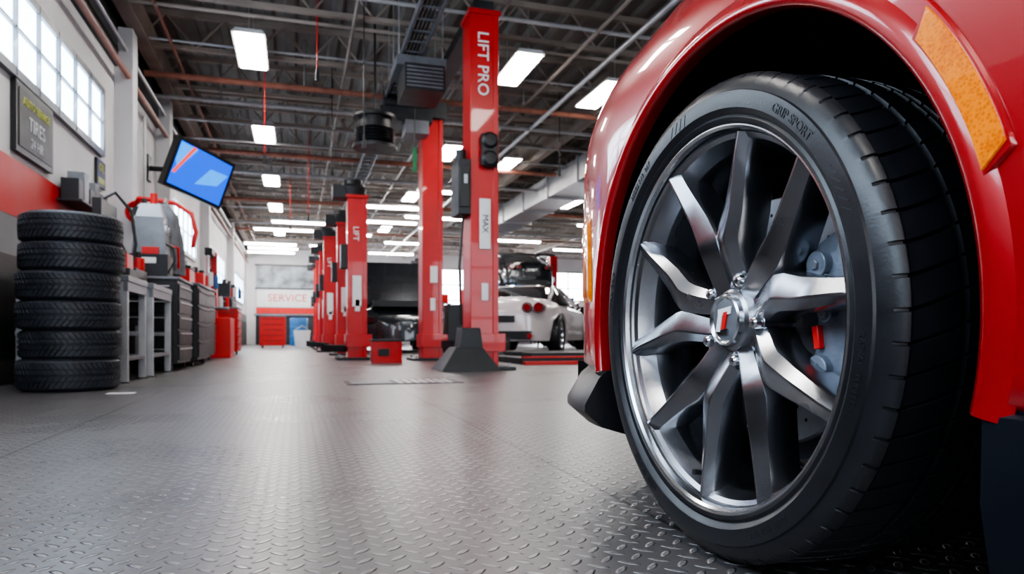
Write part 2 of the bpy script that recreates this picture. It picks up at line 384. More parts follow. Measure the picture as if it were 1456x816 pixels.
def red_car():
    root = empty('car', (XC, -.5, 0))
    ys = []; y = 1.836
    while y > 1.5: ys.append(y); y -= .02
    while y > .2: ys.append(y); y -= .025
    while y > -2.5: ys.append(y); y -= .06
    while y > -2.855: ys.append(y); y -= .03
    zb = .232; v = []; f = []; S = None
    for y in ys:
        W, T, z0 = Wp(y), Th(y), z0f(y)
        half = [(0., zb), (W*.5, zb), (max(W-.04, W*.8), zb), (max(W-.010, W*.95), zb+.002), (W, zb+.012)]
        for i in range(1, 13): half.append((W, zb+.012+(z0-zb-.012)*i/12))
        for i in range(1, 29):
            a = pi/2*i/28; half.append((W*max(cos(a), 0)**.5, z0+(T-z0)*sin(a)**.5))
        half[-1] = (0., T)
        prof = half+[(-x, z) for x, z in half[-2:0:-1]]
        S = len(prof)
        for x, z in prof: v.append((XC-x, y, z))
    for i in range(len(ys)-1):
        for q in range(S): f.append((i*S+q, i*S+(q+1) % S, (i+1)*S+(q+1) % S, (i+1)*S+q))
    f.append(tuple(range(S))); f.append(tuple(range((len(ys)-1)*S, len(ys)*S)))
    b = MB(); b.add(v, f, 'paint'); b.mi('liner')
    body = b.build('body_shell', smooth=False)
    me0 = body.data
    me0.shade_smooth()
    kd = kdtree.KDTree(len(me0.vertices))
    nr = [vv.normal.copy() for vv in me0.vertices]
    for i, vv in enumerate(me0.vertices): kd.insert(vv.co, i)
    kd.balance()
    c = MB(); c.mi('paint')
    for yy in (AY, -1.85):
        for x0, x1 in ((.30, .84), (2*XC-.84, 2*XC-.30)):
            c.cyl((x0, yy, .318), (x1, yy, .318), AR, 'liner', 120)
    cut = c.build('cut', smooth=False)
    mod = body.modifiers.new('b', 'BOOLEAN'); mod.operation = 'DIFFERENCE'; mod.object = cut; mod.solver = 'EXACT'
    dg = bpy.context.evaluated_depsgraph_get(); dg.update()
    me = bpy.data.meshes.new_from_object(body.evaluated_get(dg))
    body.modifiers.clear(); body.data = me; bpy.data.objects.remove(cut)
    me.shade_smooth()
    ln = []
    for p in me.polygons:
        for li in p.loop_indices:
            if p.material_index == 0:
                co = me.vertices[me.loops[li].vertex_index].co
                acc = Vector()
                for (_, ix, dist) in kd.find_n(co, 4): acc += nr[ix]/(dist+1e-4)
                n = acc.normalized()
                if n.dot(p.normal) < .5: n = p.normal.copy()
                ln.append(n)
            else: ln.append(p.normal.copy())
    me.normals_split_custom_set([tuple(n) for n in ln])
    setparent(body, root)
    for side in (0, 1):
        for yy in (AY, -1.85):
            A = MB(); v = []; f = []; n = 90
            prof = [(-.004, .020), (-.005, .004), (-.002, -.0035), (.004, -.0060), (.012, -.0055), (.022, -.0020), (.030, .003)]
            for i in range(n+1):
                a = radians(-13)+radians(206)*i/n
                for dr, dx in prof:
                    r = AR+dr; y_, z_ = yy-r*cos(a), .318+r*sin(a)
                    x_ = bx(y_, z_)+dx
                    if side: x_ = 2*XC-x_
                    v.append((x_, y_, z_))
            P = len(prof)
            for i in range(n):
                for q in range(P-1): f.append((i*P+q, i*P+q+1, (i+1)*P+q+1, (i+1)*P+q))
            A.add(v, f, 'paint'); setparent(A.build('arch_lip', angle=60), root)
    def patch(name, rows, off, k):
        for side in (0, 1):
            P = MB(); v = []; f = []; m = len(rows[0])
            for ri, row in enumerate(rows):
                for ci, (y_, z_) in enumerate(row):
                    edge = ri in (0, len(rows)-1) or ci in (0, m-1)
                    x_ = bx(y_, z_)-(off*.1 if edge else off)
                    v.append((2*XC-x_ if side else x_, y_, z_))
            for i in range(len(rows)-1):
                for j in range(m-1): f.append((i*m+j, i*m+j+1, (i+1)*m+j+1, (i+1)*m+j))
            P.add(v, f, k); setparent(P.build(name, angle=50), root)
    def arcrows(r0, r1, a0, a1, nr_=8, na=26, e=.3):
        rows = []
        for i in range(nr_+1):
            t = i/nr_
            if i == 1: t = .05
            if i == nr_-1: t = .95
            row = []
            for j in range(na+1):
                s = j/na
                if j == 1: s = .012
                if j == na-1: s = .988
                r = r0+(r1-r0)*t
                a = radians(a0+(a1-a0)*s+(t-.5)*e)
                row.append((WY-r*cos(a), .318+r*sin(a)))
            rows.append(row)
        return rows
    patch('side_marker_bezel', arcrows(.4045, .4375, 15.6, 37.9, e=2.0), .0042, 'paint')
    patch('side_marker_lens', arcrows(.4078, .4342, 16.4, 37.1, e=2.0), .0062, 'amber')
    rows = []
    for i in range(9):
        t = i/8; rows.append([(1.232+.012*s/12+t*.10, .362+(.532-.362)*s/12) for s in range(13)])
    patch('front_marker_lens', rows, .005, 'amber')
    rows = []
    for i in range(9):
        t = i/8; rows.append([(1.44+.25*t, .50+(.10-.03*t)*j/8+.04*t) for j in range(9)])
    patch('headlight', rows, .006, 'glass')
    Sp = MB(); v = []; f = []
    prof = [(-.01, .234), (.006, .220), (.034, .172), (.034, .160), (.0, .130), (-.06, .112), (-.12, .12), (-.10, .234)]
    yl = [1.172+.668*i/40 for i in range(41)]
    outline = [(y, Wp(min(y, 1.838))) for y in yl]
    outline[-1] = (1.84, .05)
    seq = [(XC-w, y, 1) for y, w in outline]+[(XC+w, y, -1) for y, w in outline[::-1]]
    P = len(prof)
    for i, (x, y, sg) in enumerate(seq):
        a_, b_ = seq[max(i-1, 0)], seq[min(i+1, len(seq)-1)]
        t = Vector((b_[0]-a_[0], b_[1]-a_[1], 0)).normalized(); nrm = Vector((-t.y, t.x, 0))
        if i == 0 or i == len(seq)-1: nrm = Vector((-sg, 0, 0))
        for o, z in prof:
            v.append((x+nrm.x*o, y+nrm.y*o, z))
    for i in range(len(seq)-1):
        for q in range(P): f.append((i*P+q, i*P+(q+1) % P, (i+1)*P+(q+1) % P, (i+1)*P+q))
    f += [tuple(range(P)), tuple(range((len(seq)-1)*P, len(seq)*P))]
    Sp.add(v, f, 'black')
    Sp.b2((XC-.25, 1.835, .30), (XC+.25, 1.85, .44), 'black')
    setparent(Sp.build('front_splitter', angle=40), root)
    K = MB()
    for sg in (-1, 1):
        v = []; f = []
        prof = [(HW-.01, .24), (HW+.002, .232), (HW+.004, .16), (HW-.010, .085), (HW-.10, .085), (HW-.10, .24)]
        for y in [.430-.07*i for i in range(28)]:
            for w, z in prof: v.append((XC-sg*(w-(HW-Wp(y))), y, z))
        for i in range(27):
            for q in range(6): f.append((i*6+q, i*6+(q+1) % 6, (i+1)*6+(q+1) % 6, (i+1)*6+q))
        f += [tuple(range(6)), tuple(range(27*6, 28*6))]
        K.add(v, f, 'navy')
    K.b2((.88, -2.7, .13), (2*XC-.88, 1.70, .24), 'liner')
    K.b2((.6, -1.44, .14), (2*XC-.6, .43, .24), 'liner')
    K.b2((.62, 1.20, .15), (2*XC-.62, 1.5, .24), 'liner')
    K.b2((.60, -2.75, .20), (2*XC-.60, -2.24, .30), 'black')
    setparent(K.build('side_skirts'), root)
    G = MB(); v = []; f = []
    lev = [(.93, .80, .55, -2.0), (1.0, .775, .42, -1.95), (1.12, .70, .05, -1.75), (1.22, .62, -.28, -1.50), (1.27, .54, -.45, -1.30)]
    for z, w, ya, yb in lev:
        for i in range(40):
            a = 2*pi*i/40; cx = abs(cos(a))**.45*(1 if cos(a) >= 0 else -1); sy = abs(sin(a))**.6*(1 if sin(a) >= 0 else -1)
            v.append((XC+w*cx, (ya+yb)/2+(ya-yb)/2*sy, z))
    for i in range(4):
        for q in range(40): f.append((i*40+q, i*40+(q+1) % 40, (i+1)*40+(q+1) % 40, (i+1)*40+q))
    G.add(v, f, 'glass')
    rv = [p for p in v[160:]]+[(XC+(p[0]-XC)*.6, -.87+(p[1]+.87)*.6, 1.295) for p in v[160:]]
    G.add(rv, [(q, (q+1) % 40, 40+(q+1) % 40, 40+q) for q in range(40)]+[tuple(range(40, 80))], 'paint')
    setparent(G.build('greenhouse', angle=50), root)
    parts = wheel_parts('front_wheel_')
    for p in parts:
        p.location = (WX, WY, WZ); setparent(p, root)
    for nm, x, y, rot in (('rear_wheel', WX, -1.84, 0), ('offside_front_wheel', 2*XC-WX, WY, pi), ('offside_rear_wheel', 2*XC-WX, -1.84, pi)):
        for p in parts[:3]:
            o = bpy.data.objects.new(nm+p.name.replace('front_wheel', ''), p.data); COL.objects.link(o)
            o.location = (x, y, WZ); o.rotation_euler[2] = rot; setparent(o, root)
red_car()

# ------------------------------------------------------------------ room shell
X0, X1, Y0, Y1, H = -1.7, 14., -7., 27., 3.95
def shell(name, lo, hi, k):
    b = MB(); b.b2(lo, hi, k); return b.build(name, smooth=False)
shell('floor', (X0-.2, Y0-.2, -.1), (X1+.2, Y1+.2, 0), 'floor')
shell('wall_left', (X0-.2, Y0-.2, 0), (X0, Y1+.2, H), 'wallw')
shell('wall_right', (X1, Y0-.2, 0), (X1+.2, Y1+.2, H), 'wallg')
shell('wall_back', (X0, Y1, 0), (X1, Y1+.2, H), 'wallw')
shell('wall_front', (X0, Y0-.2, 0), (X1, Y0, H), 'wallg')
c = MB(); v = []; f = []
x = X0
prof = []
while x < X1: prof += [(x, H), (x+.08, H), (x+.11, H-.05), (x+.19, H-.05), (x+.22, H)]; x += .25
for yy in (Y0, Y1):
    for px, pz in prof: v.append((px, yy, pz))
P = len(prof)
for i in range(P-1): f.append((i, i+1, P+i+1, P+i))
c.add(v, f, 'ceil'); c.b2((X0-.2, Y0-.2, H+.005), (X1+.2, Y1+.2, H+.1), 'ceil'); c.build('ceiling', smooth=False)
shell('trim_1', (X0, Y0, 1.05), (X0+.012, 7.4, 1.41), 'wallr')
shell('trim_2', (X0, Y0, .80), (X0+.010, Y1, 1.05), 'wallg')
shell('trim_3', (X0, Y0, 0), (X0+.015, Y1, .80), 'wallb')
shell('trim_4', (X0, Y0, 2.95), (X0+.03, Y1, H-.06), 'wallb')
def window(name, y0, y1, z0, z1, ny, nz, k='pane', x=X0, fk='ltgrey'):
    w = MB(); w.b2((x+.001, y0, z0), (x+.012, y1, z1), k)
    for i in range(ny+1):
        yy = y0+(y1-y0)*i/ny; t = .030 if i in (0, ny) else (.016 if i % 3 == 0 else .008)
        w.b2((x+.001, yy-t, z0-.02), (x+.04, yy+t, z1+.02), fk)
    for i in range(nz+1):
        zz = z0+(z1-z0)*i/nz; t = .03 if i in (0, nz) else .008
        w.b2((x+.001, y0, zz-t), (x+.035, y1, zz+t), fk)
    return w.build(name, smooth=False)
window('window_1', 2.2, 7.2, 1.95, 2.52, 12, 2, fk='grey')
window('window_2', -5.5, 1.6, 1.3, 2.52, 12, 3)
window('window_3', 10.6, 13.4, 1.62, 2.30, 6, 2)
window('window_4', 15.2, 18.6, 1.35, 2.15, 6, 2)
window('window_5', 21.0, 25.0, 1.35, 2.15, 6, 2)
def window_y(name, x0, x1, z0, z1, nx, nz, y, sg, k='pane2'):
    w = MB(); w.b2((x0, y-.012, z0), (x1, y+.012, z1), k)
    for i in range(nx+1):
        xx = x0+(x1-x0)*i/nx; w.b2((xx-.025, y-.03, z0), (xx+.025, y+.03, z1), 'grey')
    for i in range(nz+1):
        zz = z0+(z1-z0)*i/nz; w.b2((x0, y-.03, zz-.025), (x1, y+.03, zz+.025), 'grey')
    return w.build(name, smooth=False)
window_y('window_6', 5.2, 8.2, 1.1, 2.9, 3, 3, Y1-.035, -1)
window_y('window_7', 8.8, 12.6, .3, 2.9, 4, 4, Y1-.035, -1)
window_y('window_8', 2.3, 4.6, 1.3, 2.9, 3, 2, Y1-.035, -1)
window_y('added_bay_door_1', -1.2, 2.6, .1, 2.9, 5, 4, Y0+.05, 1, 'pane3')  # unseen glowing bays, added for light and wheel reflections
window_y('added_bay_door_2', 4.5, 8.6, .1, 2.9, 5, 4, Y0+.05, 1, 'pane3')  # second added glowing bay, out of view

t = MB()
yy = .6
while yy < 26.8:
    t.b2((X0+.05, yy-.03, 3.78), (X1, yy+.03, 3.84), 'steel'); t.b2((X0+.05, yy-.03, 3.42), (X1, yy+.03, 3.465), 'steel')
    x = X0+.05
    while x < 12.5:
        t.cyl((x, yy, 3.45), (x+.3, yy, 3.80), .012, 'steel', 5); t.cyl((x+.3, yy, 3.80), (x+.6, yy, 3.45), .012, 'steel', 5); x += .6
    yy += 1.3
t.b2((X0+.1, Y0, 3.36), (X0+.24, Y1, 3.62), 'steel')
for x in (3.9, 8.2): t.b2((x, Y0, 3.30), (x+.12, Y1, 3.78), 'steel')
t.build('roof_truss', smooth=False)
p = MB()
p.cyl((X0+.12, Y0+.1, 2.86), (X0+.12, 26, 2.86), .028, 'rust', 10)
p.cyl((X0+.10, Y0+.1, 3.12), (X0+.10, 26, 3.12), .02, 'galv', 8)
for y, z, r, k in ((8.9, 3.30, .036, 'rust'), (9.5, 3.24, .025, 'galv'), (6.5, 3.36, .02, 'galv'), (7.2, 3.38, .018, 'steel'), (8.1, 3.40, .014, 'galv'), (10.1, 3.36, .016, 'steel'), (10.6, 3.3, .02, 'galv'), (11.6, 3.3, .016, 'galv'), (12.2, 3.28, .04, 'rust'), (13.3, 3.2, .03, 'galv'), (16.2, 3.26, .04, 'rust'), (14.8, 3.34, .02, 'steel'), (17.4, 3.3, .02, 'galv'), (19.5, 3.26, .03, 'galv'), (21, 3.3, .03, 'rust'), (4.7, 3.30, .025, 'steel')):
    p.cyl((X0+.05, y, z), (13, y, z), r, k, 10)
p.cyl((3.2, .5, 3.25), (3.2, 26, 3.25), .028, 'galv', 10); p.cyl((2.9, .5, 3.35), (2.9, 26, 3.35), .02, 'steel', 8)
p.cyl((.55, .5, 3.38), (.55, 26, 3.38), .018, 'steel', 8); p.cyl((-1.25, .5, 3.38), (-1.25, 26, 3.38), .016, 'rust', 8); p.cyl((1.9, .5, 3.40), (1.9, 26, 3.40), .014, 'galv', 8)
for x, y, z in ((-.9, 9.5, 3.24), (.3, 13.3, 3.2), (1.1, 9.5, 3.24), (2.0, 12.2, 3.28), (-.9, 12.2, 3.28), (.1, 8.9, 3.3), (-.2, 6.5, 3.36), (2.9, 8.9, 3.3)):
    p.cyl((x, y, z), (x, y, H-.05), .01, 'galv', 6)
p.build('ceiling_pipes')
d = MB(); d.b2((4.6, 6.5, 2.95), (5.25, 18.5, 3.35), 'galv')
for i in range(8): d.b2((4.57, 6.6+i*1.5, 2.92), (5.28, 6.66+i*1.5, 3.38), 'galv')
for i in range(4):
    for x in (4.62, 5.23): d.cyl((x, 7+i*3, 3.3), (x, 7+i*3, H-.06), .008, 'galv', 6)
d.build('air_duct', smooth=False)
d = MB()
for x in (1.02, 1.22): d.b2((x-.01, 5.2, 3.12), (x+.01, 17, 3.19), 'grey')
for i in range(48): d.b2((1.02, 5.25+i*.25, 3.13), (1.22, 5.27+i*.25, 3.145), 'grey')
for i in range(5):
    for x in (1.02, 1.22): d.cyl((x, 5.4+i*2.7, 3.15), (x, 5.4+i*2.7, 3.88), .006, 'galv', 6)
for i in range(4): d.tube([(1.06+i*.035, 5.2, 3.155), (1.07+i*.03, 10, 3.155), (1.06+i*.035, 17, 3.155)], .012, 'black', 6)
d.build('cable_tray', smooth=False)
d = MB(); d.b2((.95, 6.95, 2.98), (1.45, 7.45, 3.08), 'grey'); d.b2((1.02, 6.88, 2.72), (1.42, 7.4, 2.98), 'dark')
for i in range(6): d.b2((1.04, 6.87, 2.75+i*.037), (1.40, 6.885, 2.765+i*.037), 'grey')
for x, y in ((.98, 7.0), (1.42, 7.0), (.98, 7.4), (1.42, 7.4)): d.cyl((x, y, 3.05), (x, y, 3.88), .008, 'galv', 6)
d.build('unit_heater', loc=(1.2, 7.2, 3))
lm = MB()
lm.box((0, 0, .03), (.32, 1.0, .05), 'white', taper=(.8, .95)); lm.box((0, 0, 0), (.27, .94, .016), 'lamp')
for a in (-.4, .4): lm.cyl((0, a, .05), (0, a, .58), .006, 'galv', 6)
light0 = lm.build('ceiling_light', smooth=False)
pos = []  # entries behind the camera are unseen lights added to illuminate the wheel
for y in (-4.5, -1.0, 2.0, 5.0, 7.95, 11.1, 14.4, 17.4, 21.6, 25.0): pos.append((-.45, y))
for y in (-4.5, -1.2, 2.4, 7.6, 11.4, 15.2, 20): pos.append((2.4, y))
for y in (-3, 1.5, 8.2, 11.8, 15.0): pos.append((6.0 if y > 8 else 5.2, y))
pos += [(3.66, 8.1), (8.8, 10.5), (8.8, 14.5), (3.55, 11.9)]  # includes a light added to brighten the silver coupe
for i, (x, y) in enumerate(pos):
    o = light0 if i == 0 else bpy.data.objects.new('ceiling_light', light0.data)
    if i: COL.objects.link(o)
    o.location = (x, y, 3.31)
tm = MB(); tm.box((0, 0, .03), (1.6, .16, .04), 'white'); tm.cyl((-.76, -.035, -.005), (.76, -.035, -.005), .026, 'tube', 10); tm.cyl((-.76, .035, -.005), (.76, .035, -.005), .026, 'tube', 10)
for a in (-.6, .6): tm.cyl((a, 0, .05), (a, 0, .69), .006, 'galv', 6)
tube0 = tm.build('tube_light')
tp = [(.20, 18.7), (2.2, 18.0), (3.3, 17.0), (-.75, 23.3), (1.2, 23.4), (3.4, 21.9), (-.7, 24.4), (6.4, 20.4), (7.8, 17), (3.1, 13.9), (6.9, 24.0), (9, 22), (1.3, 20.5), (2.2, 15.9), (-.3, 20.1), (3.2, 24.8), (-.8, 25.6), (7.6, 13.0)]  # includes extra tubes added to brighten the far end
for i, (x, y) in enumerate(tp):
    o = tube0 if i == 0 else bpy.data.objects.new('tube_light', tube0.data)
    if i: COL.objects.link(o)
    o.location = (x, y, 3.19)

# ------------------------------------------------------------------ tire stack
s = MB(); z = 0
for i in range(6):
    w = .170 if i == 0 else .157
    tire(s, .252+random.uniform(-.004, .006), w-.012, .165, 'tire2', (-1.19+random.uniform(-.012, .012), 4.45+random.uniform(-.01, .01), z+.010), 'z', 56, spin=random.random())
    z += w
s.build('tire_stack', loc=(-1.19, 4.45, 0), angle=30)

# ------------------------------------------------------------------ benches and left side clutter
def bench(name, y0, y1, h, k='grey', front=-1.0):
    b = MB(); xb = -1.62
    b.b2((xb, y0, h-.04), (front, y1, h), k); b.b2((xb, y0, h-.09), (xb+.03, y1, h-.04), k); b.b2((front-.03, y0, h-.10), (front-.005, y1, h-.04), k)
    for x in (xb+.03, front-.03):
        for y in (y0+.03, y1-.03): b.b2((x-.022, y-.022, 0), (x+.022, y+.022, h-.04), 'ltgrey'); b.b2((x-.035, y-.035, 0), (x+.035, y+.035, .01), 'dark')
    b.b2((xb, y0+.02, .14), (front-.01, y1-.02, .165), k)
    for y in (y0+.03, y1-.03): b.b2((xb, y-.015, .30), (front-.03, y+.015, .33), 'ltgrey')
    return b.build(name, loc=((xb+front)/2, (y0+y1)/2, 0), bevel=.003)
bench('workbench', 4.92, 5.52, .68); bench('workbench', 5.62, 6.42, .68, front=-.98)
def cabinet(name, x0, x1, y0, y1, h, k, rows=5, hk='galv', z0=.06):
    b = MB(); b.b2((x0, y0, z0), (x1, y1, h), k)
    for i in range(rows):
        za = z0+.03+(h-z0-.05)*i/rows; zb_ = z0+.03+(h-z0-.05)*(i+1)/rows-.015
        b.b2((x1, y0+.02, za), (x1+.012, y1-.02, zb_), k); b.b2((x1+.012, y0+.06, zb_-.03), (x1+.024, y1-.06, zb_-.018), hk)
        b.b2((x0+.02, y0-.010, za), (x1-.02, y0, zb_), k); b.b2((x0+.06, y0-.02, zb_-.03), (x1-.06, y0-.010, zb_-.018), hk)
    for x in (x0+.06, x1-.06):
        for y in (y0+.06, y1-.06): b.cyl((x-.015, y, .03), (x+.015, y, .03), .03, 'dark', 14)
    b.b2((x0-.01, y0-.02, h), (x1+.02, y1+.01, h+.02), 'grey')
    return b.build(name, loc=((x0+x1)/2, (y0+y1)/2, 0), bevel=.003)
cabinet('tool_cabinet', -1.62, -.96, 6.55, 7.35, .78, 'dark')
cabinet('tool_cabinet', -1.50, -.92, 7.5, 8.5, .80, 'dark', 4, hk='dark')
cabinet('tool_cabinet', -1.50, -1.0, 8.8, 9.8, .86, 'dark', 4, hk='dark')
cabinet('tool_chest', -1.35, -.85, 11.5, 12.2, .72, 'redpl', 5, hk='dark')
cabinet('tool_chest', -.85, -.25, 18.4, 18.9, .78, 'redpl', 5, hk='dark')
cabinet('tool_chest', -1.6, -1.05, 12.9, 13.9, .95, 'dark', 5)
def boxes(name, items, loc):
    b = MB()
    for lo, hi, k in items: b.b2(lo, hi, k)
    return b.build(name, loc=loc, bevel=.004)
boxes('storage_crate', [((-1.5, 5.0, .166), (-1.12, 5.42, .42), 'dark'), ((-1.52, 4.99, .42), (-1.1, 5.43, .45), 'grey')], (-1.3, 5.2, .166))
boxes('storage_crate', [((-1.5, 5.72, .166), (-1.12, 6.3, .38), 'dark'), ((-1.52, 5.7, .38), (-1.1, 6.32, .41), 'black')], (-1.3, 6, .166))
b = MB(); b.b2((-1.25, 5.10, .68), (-1.03, 5.32, .74), 'dark'); b.b2((-1.23, 5.12, .74), (-1.05, 5.30, .84), 'redpl'); b.tube([(-1.21, 5.2, .84), (-1.2, 5.2, .89), (-1.09, 5.2, .89), (-1.07, 5.2, .84)], .01, 'dark')
b.build('battery_charger', loc=(-1.14, 5.2, .68), bevel=.006)
b = MB(); b.b2((-1.5, 5.75, .68), (-1.12, 6.15, .80), 'dark'); b.b2((-1.46, 5.85, .80), (-1.40, 6.05, 1.12), 'ltgrey'); b.b2((-1.40, 5.72, 1.0), (-1.34, 6.18, 1.30), 'black'); b.b2((-1.5, 5.74, .80), (-1.42, 5.80, 1.02), 'redpl')
b.cyl((-1.2, 6.25, .68), (-1.2, 6.25, .92), .045, 'redpl', 16); b.cyl((-1.2, 6.25, .92), (-1.2, 6.25, .97), .02, 'black', 10); b.cyl((-1.32, 6.30, .68), (-1.32, 6.30, .88), .04, 'white', 16)
b.tube([(-1.4, 5.9, 1.3), (-1.3, 5.95, 1.38), (-1.2, 6.0, 1.25), (-1.17, 6.0, 1.0), (-1.2, 6.0, .8)], .013, 'black')
b.build('diagnostic_machine', loc=(-1.3, 5.95, .68), bevel=.006)
# fluid service machine standing on the dark cabinet
b = MB(); fx, fy = -1.20, 6.78
b.box((fx, fy, .90), (.30, .28, .20), 'dark'); b.box((fx, fy, 1.16), (.27, .25, .34), 'grey', taper=(.8, .75)); b.box((fx, fy, 1.38), (.22, .20, .12), 'ltgrey', taper=(.7, .7))
for i, yy in enumerate((-.06, .06)): b.cyl((fx+.105, fy+yy, 1.22), (fx+.135, fy+yy, 1.22), .035, 'white', 18); b.cyl((fx+.13, fy+yy, 1.22), (fx+.137, fy+yy, 1.22), .028, 'dark', 18)
b.b2((fx-.05, fy-.140, 1.0), (fx+.08, fy-.120, 1.06), 'redpl'); b.b2((fx-.06, fy-.13, .92), (fx+.06, fy-.142, .97), 'label')
b.cyl((fx+.02, fy, 1.42), (fx+.02, fy, 1.54), .03, 'redpl', 14); b.cyl((fx-.06, fy+.03, 1.42), (fx-.06, fy+.03, 1.50), .02, 'black', 12)
b.tube([(fx+.12, fy-.06, 1.1), (fx+.19, fy-.08, 1.06), (fx+.2, fy-.09, .95), (fx+.15, fy-.12, .84)], .012, 'black'); b.tube([(fx+.12, fy+.06, 1.1), (fx+.20, fy+.08, 1.08), (fx+.2, fy+.12, .9)], .012, 'redpl')
b.build('fluid_service_machine', loc=(fx, fy, .8), bevel=.012)
def coat(name, cx, cy, z0, z1, w, k, folds=7, ph=0):
    b = MB(); v = []; f = []; n = 48; m = 14
    for j in range(m+1):
        t = j/m; z = z0+(z1-z0)*t
        prof = (1-.42*t**2) if t < .85 else (.70-.45*(t-.85)/.15*1.2)
        for i in range(n):
            a = 2*pi*i/n; r = w*prof*(1+.12*(1-t*.6)*sin(folds*a+ph+t*1.5)+.05*sin(3*a+t*4))
            v.append((cx+r*.75*cos(a), cy+r*sin(a), z))
    for j in range(m):
        for i in range(n): f.append((j*n+i, j*n+(i+1) % n, (j+1)*n+(i+1) % n, (j+1)*n+i))
    f.append(tuple(range(n))); f.append(tuple(range(m*n, (m+1)*n)))
    b.add(v, f, k)
    for sg in (-1, 1):
        b.tube([(cx, cy+sg*w*.45, z1-.12), (cx+.06, cy+sg*w*.80, z1-.25), (cx+.08, cy+sg*w*.85, z1-.42), (cx+.06, cy+sg*w*.85, z0+.1)], w*.2, k, 12)
    b.cyl((cx, cy, .802), (cx, cy, z1+.06), .012, 'galv', 8); b.cyl((cx, cy, .802), (cx, cy, .82), .09, 'dark', 20)
    b.tube([(cx, cy-.1, z1+.0), (cx, cy, z1+.06), (cx, cy+.1, z1+.0)], .01, 'galv')
    return b.build(name, loc=(cx, cy, .8), angle=60)
coat('work_coat', -1.14, 7.12, .86, 1.50, .19, 'cloth')
b = MB(); b.tube([(-1.50, 7.60, 1.55), (-1.44, 7.50, 1.62), (-1.30, 7.44, 1.60), (-1.12, 7.43, 1.58), (-.96, 7.40, 1.48), (-.92, 7.39, 1.3), (-.95, 7.40, 1.15)], .022, 'redpl', 10)
for i in range(3): b.lathe([(7.56+i*.03, .10), (7.575+i*.03, .115), (7.59+i*.03, .10), (7.575+i*.03, .085)], 'redpl', (-1.46, 0, 1.5), 'y', 28, closed=True)
b.cyl((-1.46, 7.55, 1.5), (-1.46, 7.745, 1.5), .05, 'dark', 14); b.build('air_hose', loc=(-1.46, 7.6, 1.5))
b = MB(); b.b2((-1.69, 5.95, 1.30), (-1.52, 6.6, 1.32), 'dark')
for i in range(4):
    h_ = (.16, .24, .14, .22)[i]; y_ = 5.98+i*.155; b.b2((-1.67, y_, 1.32), (-1.55, y_+.12, 1.32+h_), ('dark', 'grey', 'dark', 'wallg')[i])
b.build('wall_shelf', loc=(-1.6, 6.3, 1.30), bevel=.004)
# tool board with hanging hand tools and hoses
b = MB(); b.b2((-1.698, 6.72, 1.10), (-1.68, 7.40, 1.58), 'dark')
for i in range(8):
    y_ = 6.77+i*.08; l_ = .18+.05*((i*7) % 4); b.b2((-1.68, y_-.010, 1.50-l_), (-1.665, y_+.010, 1.50), 'galv' if i % 3 else 'redpl'); b.b2((-1.68, y_-.02, 1.48), (-1.662, y_+.02, 1.53), 'galv' if i % 2 else 'redpl')
b.build('tool_board', loc=(-1.69, 7.05, 1.35), smooth=False)
b = MB()
for zz, yy in ((.70, 7.0), (0, 0)):
    pass
b.b2((-1.38, 7.72, .823), (-1.02, 8.02, .98), 'redpl'); b.b2((-1.39, 7.71, .98), (-1.01, 8.03, 1.01), 'dark'); b.tube([(-1.2, 7.76, 1.01), (-1.2, 7.78, 1.06), (-1.2, 7.96, 1.06), (-1.2, 7.98, 1.01)], .01, 'galv')
b.build('toolbox', loc=(-1.2, 7.87, .823), bevel=.006)
def supplies(y0, n, zt, seed):
    random.seed(seed); b = MB()
    for i in range(n):
        y_ = y0+i*.24; h_ = random.uniform(.10, .32); x_ = -1.46+random.uniform(0, .25)
        b.b2((x_, y_, zt), (x_+.2, y_+.17, zt+h_), random.choice(['dark', 'redpl', 'grey', 'dark', 'dark'])); b.cyl((x_+.1, y_+.08, zt+h_), (x_+.1, y_+.08, zt+h_+.07), .03, 'black', 10)
        b.cyl((x_+.27, y_+.05, zt), (x_+.27, y_+.05, zt+.16), .028, ('white', 'redpl', 'blue', 'yellow')[i % 4], 12); b.cyl((x_+.27, y_+.05, zt+.16), (x_+.27, y_+.05, zt+.20), .012, 'black', 8)
    b.build('bench_supplies', loc=(-1.3, y0, zt), bevel=.006)
supplies(8.07, 2, .823, 3); supplies(8.85, 4, .883, 8); supplies(12.95, 4, .973, 5); supplies(11.52, 2, .743, 9)
b = MB(); b.b2((-1.698, 5.10, 1.46), (-1.665, 5.80, 1.91), 'black'); b.b2((-1.665, 5.14, 1.50), (-1.660, 5.76, 1.87), 'wallb')
add_text(b, 'AUTO SERVICE', .075, 'yellow', (-1.658, 5.45, 1.80), (0, 1, 0), (0, 0, 1)); add_text(b, 'TIRES', .13, 'ltgrey', (-1.658, 5.45, 1.675), (0, 1, 0), (0, 0, 1)); add_text(b, '24 HR', .09, 'ltgrey', (-1.658, 5.45, 1.56), (0, 1, 0), (0, 0, 1))
b.build('framed_poster', loc=(-1.68, 5.45, 1.68))
b = MB(); b.b2((-1.698, 7.02, 1.64), (-1.675, 7.30, 1.88), 'black'); add_text(b, 'OIL', .10, 'yellow', (-1.673, 7.16, 1.81), (0, 1, 0), (0, 0, 1)); b.b2((-1.675, 7.06, 1.67), (-1.672, 7.26, 1.72), 'yellow'); b.build('wall_sign', loc=(-1.68, 7.16, 1.8))
for i, y in enumerate((7.75, 9.9, 14.2, 19.6)):
    b = MB(); b.b2((X0, y, 0), (X0+.16, y+.22, 3.34), 'wallw'); b.b2((X0, y-.02, 0), (X0+.18, y+.24, .5), 'wallg'); b.build('trim_%d' % (5+i), smooth=False)
b = MB()
for y in (8.15, 8.3, 8.45, 8.9): b.cyl((X0+.055, y, 1.1), (X0+.055, y, 2.8), .018, 'galv', 8)
